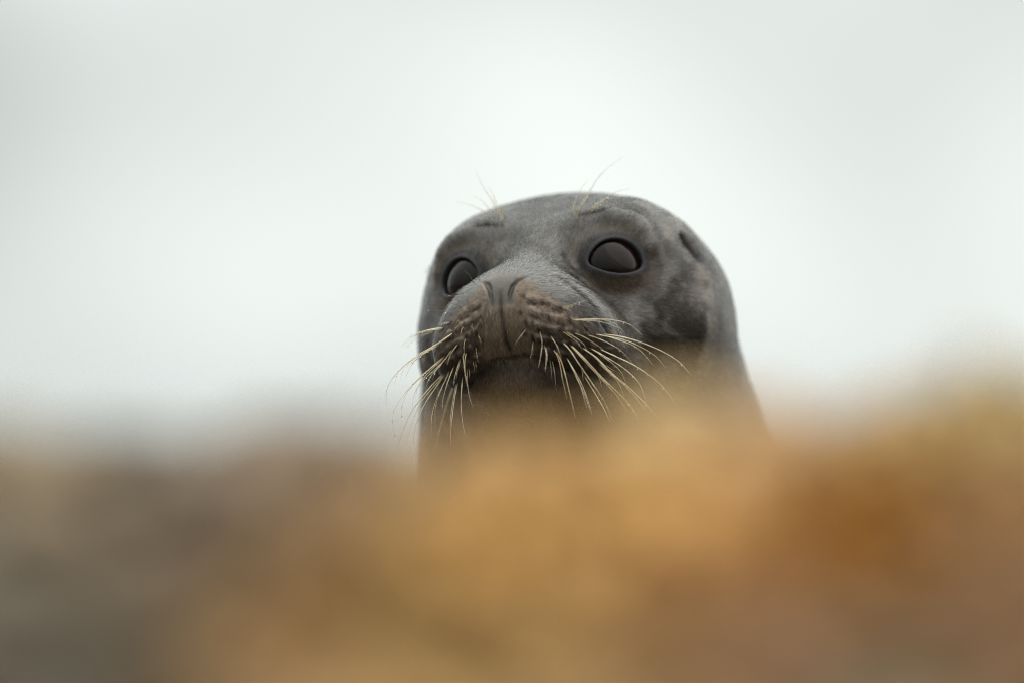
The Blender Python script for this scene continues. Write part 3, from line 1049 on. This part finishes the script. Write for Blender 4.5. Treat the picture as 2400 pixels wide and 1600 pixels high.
mat_stone = tint_mat('beach_stone', 0.65, 2.2, 0.04, 9.0)
mat_weed = tint_mat('seaweed_blade', 0.55, 26.0, 0.0015, 90.0)
stone_me = []
for k in range(6):
    bm = bmesh.new(); bmesh.ops.create_icosphere(bm, subdivisions=3, radius=1.0)
    P = np.array([v.co[:] for v in bm.verts])
    d = 1 + 0.42 * (fbm(P, 1.1, 200 + k, 3) - 0.5)
    for v, q in zip(bm.verts, d):
        v.co = Vector((v.co.x * q, v.co.y * q * 0.82, v.co.z * q * 0.58))
    for f in bm.faces: f.smooth = True
    me = bpy.data.meshes.new('stone'); bm.to_mesh(me); bm.free(); me.materials.append(mat_stone)
    stone_me.append(me)
placed = []
tries = 0
while len(placed) < 285 and tries < 20000:
    tries += 1
    x, y = random.uniform(-0.38, 0.38), random.uniform(-2.85, -1.9)
    r = random.uniform(0.014, 0.034)
    if any((x - a) ** 2 + (y - b_) ** 2 < (0.74 * (r + c)) ** 2 for a, b_, c in placed): continue
    placed.append((x, y, r))
    z = float(ground_z(x, y))
    c = zone_colour((x, y, z + r * 0.4)) * np.array((1.05, 1.0, 0.92)) * math.exp(random.gauss(0, 0.09))
    g = c.mean()
    grey = c[2] / c[0] > 0.42
    if not grey: c = c * 0.85 + g * 0.15 * np.array((1.05, 0.98, 0.9))
    o = link_mesh('beach_stone', random.choice(stone_me))
    o.location = (x, y, z + r * 0.30); o.scale = (r, r, r)
    o.rotation_euler = (random.uniform(-0.3, 0.5), random.uniform(-0.3, 0.3), random.uniform(0, 6.28))
    o.color = (*c, 1)
    size = 'small rounded' if r < 0.020 else 'medium sized' if r < 0.028 else 'large rounded'
    spot = 'along the crest' if y > -2.16 else 'on the slope'
    tone = 'grey brown' if grey else 'golden tan'
    tag(o, f'{size} {tone} beach stone lying {spot} of the bank', 'stone', f'{size} {tone} stones {spot} of the bank')

# the smaller shingle round about, too many to tell apart: one object
def build_shingle(n):
    bm = bmesh.new(); bmesh.ops.create_icosphere(bm, subdivisions=1, radius=1.0)
    base = np.array([v.co[:] for v in bm.verts]); tri = np.array([[v.index for v in f.verts] for f in bm.faces]); bm.free()
    x = rng.uniform(-2.2, 2.2, n * 3); y = rng.uniform(-4.6, 1.4, n * 3)
    ok = ~((np.abs(x) < 0.38) & (y > -2.85) & (y < -1.9)) & ~((np.abs(x - 0.1) < 0.34) & (y > -0.1)) & ~((np.abs(x) < 0.5) & (y < -3.6))
    x, y = x[ok][:n], y[ok][:n]; n = len(x)
    r = rng.uniform(0.008, 0.030, n)
    sc_ = np.stack([r * rng.uniform(0.8, 1.25, n), r * rng.uniform(0.7, 1.1, n), r * rng.uniform(0.45, 0.7, n)], 1)
    a = rng.uniform(0, 6.283, n)
    P = base[None] * (1 + rng.uniform(-0.13, 0.13, (n, len(base), 1))) * sc_[:, None]
    X = P[..., 0] * np.cos(a)[:, None] - P[..., 1] * np.sin(a)[:, None]; Y = P[..., 0] * np.sin(a)[:, None] + P[..., 1] * np.cos(a)[:, None]
    V_ = np.stack([X + x[:, None], Y + y[:, None], P[..., 2] + (ground_z(x, y) + sc_[:, 2] * 0.4)[:, None]], -1).reshape(-1, 3)
    F_ = (tri[None] + (np.arange(n) * len(base))[:, None, None]).reshape(-1, 3)
    me = mesh_np('shingle', V_, F_)
    tone = np.array((0.17, 0.148, 0.122)) * np.exp(rng.normal(0, 0.35, (n, 1))) * (1 + rng.normal(0, 0.05, (n, 3)))
    cs = np.ones((len(V_), 4), np.float32); cs[:, :3] = np.repeat(tone, len(base), 0)
    me.color_attributes.new('litter', 'FLOAT_COLOR', 'POINT').data.foreach_set('color', cs.ravel())
    m, nt, b = new_mat('shingle_stone')
    lt = node(nt, 'ShaderNodeAttribute', attribute_name='litter'); tc = node(nt, 'ShaderNodeTexCoord')
    nz = node(nt, 'ShaderNodeTexNoise', Scale=160.0, Detail=3.0); nt.links.new(tc.outputs['Object'], nz.inputs['Vector'])
    mx = node(nt, 'ShaderNodeMix', data_type='RGBA', blend_type='OVERLAY'); mx.inputs['Factor'].default_value = 0.5
    nt.links.new(lt.outputs['Color'], mx.inputs[6]); nt.links.new(nz.outputs['Fac'], mx.inputs[7])
    nt.links.new(mx.outputs[2], b.inputs['Base Color']); b.inputs['Roughness'].default_value = 0.6; b.inputs['Specular IOR Level'].default_value = 0.2
    return tag(link_mesh('shingle', me, m), 'small mixed grey and brown shingle covering the beach', 'shingle', kind='stuff')


build_shingle(9000)

# seaweed: strap-like blades with a frilled edge, several to a clump
frond_me = []
for k in range(8):
    L, W, n = 1.0, random.uniform(0.11, 0.17), 14
    ph, am = random.uniform(0, 6), random.uniform(0.05, 0.11)
    Vv, Ff = [], []
    bend = random.uniform(-0.5, 0.5)
    for i in range(n + 1):
        s = i / n
        w = W * (math.sin(math.pi * min(1, s * 1.02 + 0.06)) ** 0.6) * (0.8 + 0.3 * math.sin(s * 9 + ph))
        zc = 0.34 * math.sin(math.pi * s) * (1 - 0.4 * s) + am * math.sin(s * 11 + ph)
        yc = bend * s * s
        for j, e in enumerate((-1, -0.4, 0.4, 1)):
            Vv.append((s * L, yc + e * w, zc + (abs(e) ** 2) * 0.05 * math.sin(s * 23 + ph + e * 2) + 0.03 * (1 - abs(e))))
    for i in range(n):
        for j in range(3):
            a = i * 4 + j
            Ff.append((a, a + 4, a + 5, a + 1))
    me = mesh_np('frond', Vv, Ff); me.materials.append(mat_weed)
    bm = bmesh.new(); bm.from_mesh(me)
    g = bmesh.ops.solidify(bm, geom=bm.faces[:], thickness=0.012)
    bm.to_mesh(me); bm.free()
    frond_me.append(me)


def clump(px, py, n, size, label, group):
    p = ground_hit(px, py)
    if p is None: return
    root = empty('seaweed_clump', (p[0], p[1], float(ground_z(p[0], p[1]))))
    tag(root, label, 'seaweed', group)
    for k in range(n):
        f = link_mesh('frond', random.choice(frond_me), None, root)
        L = size * random.uniform(0.7, 1.25)
        f.scale = (L, L, L * random.uniform(0.6, 1.1))
        a = 2 * math.pi * (k + random.random() * 0.8) / n
        off = Vector((math.cos(a), math.sin(a), 0)) * -size * random.uniform(0.1, 0.5)
        wx, wy = p[0] + off.x, p[1] + off.y
        f.location = Vector((off.x, off.y, float(ground_z(wx, wy)) - root.location.z + 0.008 + 0.010 * random.random()))
        mx_, my_ = wx + math.cos(a) * L * 0.6, wy + math.sin(a) * L * 0.6
        slope = math.atan2(float(ground_z(mx_, my_) - ground_z(wx, wy)), L * 0.6)
        f.rotation_euler = (random.uniform(-0.35, 0.35), -slope - random.uniform(-0.1, 0.2), a)
        c = zone_colour((mx_, my_, float(ground_z(mx_, my_)) + 0.015)) * math.exp(random.gauss(0, 0.08))
        f.color = (*c, 1)


G1 = ('golden tan seaweed clump draped over the middle of the bank', 'golden seaweed on the bank')
G2 = ('orange brown seaweed clump heaped on the taller end of the bank', 'orange brown seaweed on the bank')
G3 = ('pale straw coloured seaweed clump lying on the crest of the bank', 'pale seaweed on the crest')
for (x, y, n, sz, g) in [
        (620, 1480, 7, .055, G1), (680, 1360, 7, .05, G1), (520, 1560, 6, .05, G1),
        (820, 1260, 7, .055, G1), (980, 1180, 6, .05, G1), (1000, 1330, 8, .06, G1), (820, 1430, 8, .055, G1), (1010, 1490, 8, .06, G1), (1180, 1260, 8, .06, G1),
        (1200, 1400, 8, .06, G1), (1380, 1220, 8, .06, G1), (1390, 1350, 8, .06, G1), (1250, 1540, 8, .055, G1), (1430, 1480, 7, .055, G1), (1540, 1270, 8, .06, G1),
        (1160, 1120, 6, .05, G1), (1330, 1110, 7, .055, G1),
        (1600, 1390, 8, .055, G2), (1720, 1280, 8, .06, G2), (1760, 1450, 7, .055, G2), (1880, 1230, 8, .06, G2), (1930, 1360, 8, .055, G2), (2040, 1260, 9, .06, G2),
        (2080, 1420, 7, .05, G2), (2190, 1140, 8, .06, G2), (2220, 1290, 8, .06, G2), (2330, 1210, 7, .055, G2), (2330, 1400, 7, .055, G2), (2390, 1010, 8, .055, G2), (2440, 960, 9, .06, G2),
        (1480, 1080, 7, .05, G3), (1600, 1010, 8, .055, G3), (1640, 980, 8, .05, G3), (1780, 1050, 7, .05, G3), (1900, 1040, 7, .05, G3), (2060, 1000, 8, .055, G3), (2180, 980, 8, .055, G3), (2280, 980, 7, .05, G3)]:
    clump(x, y, n, sz, *g)
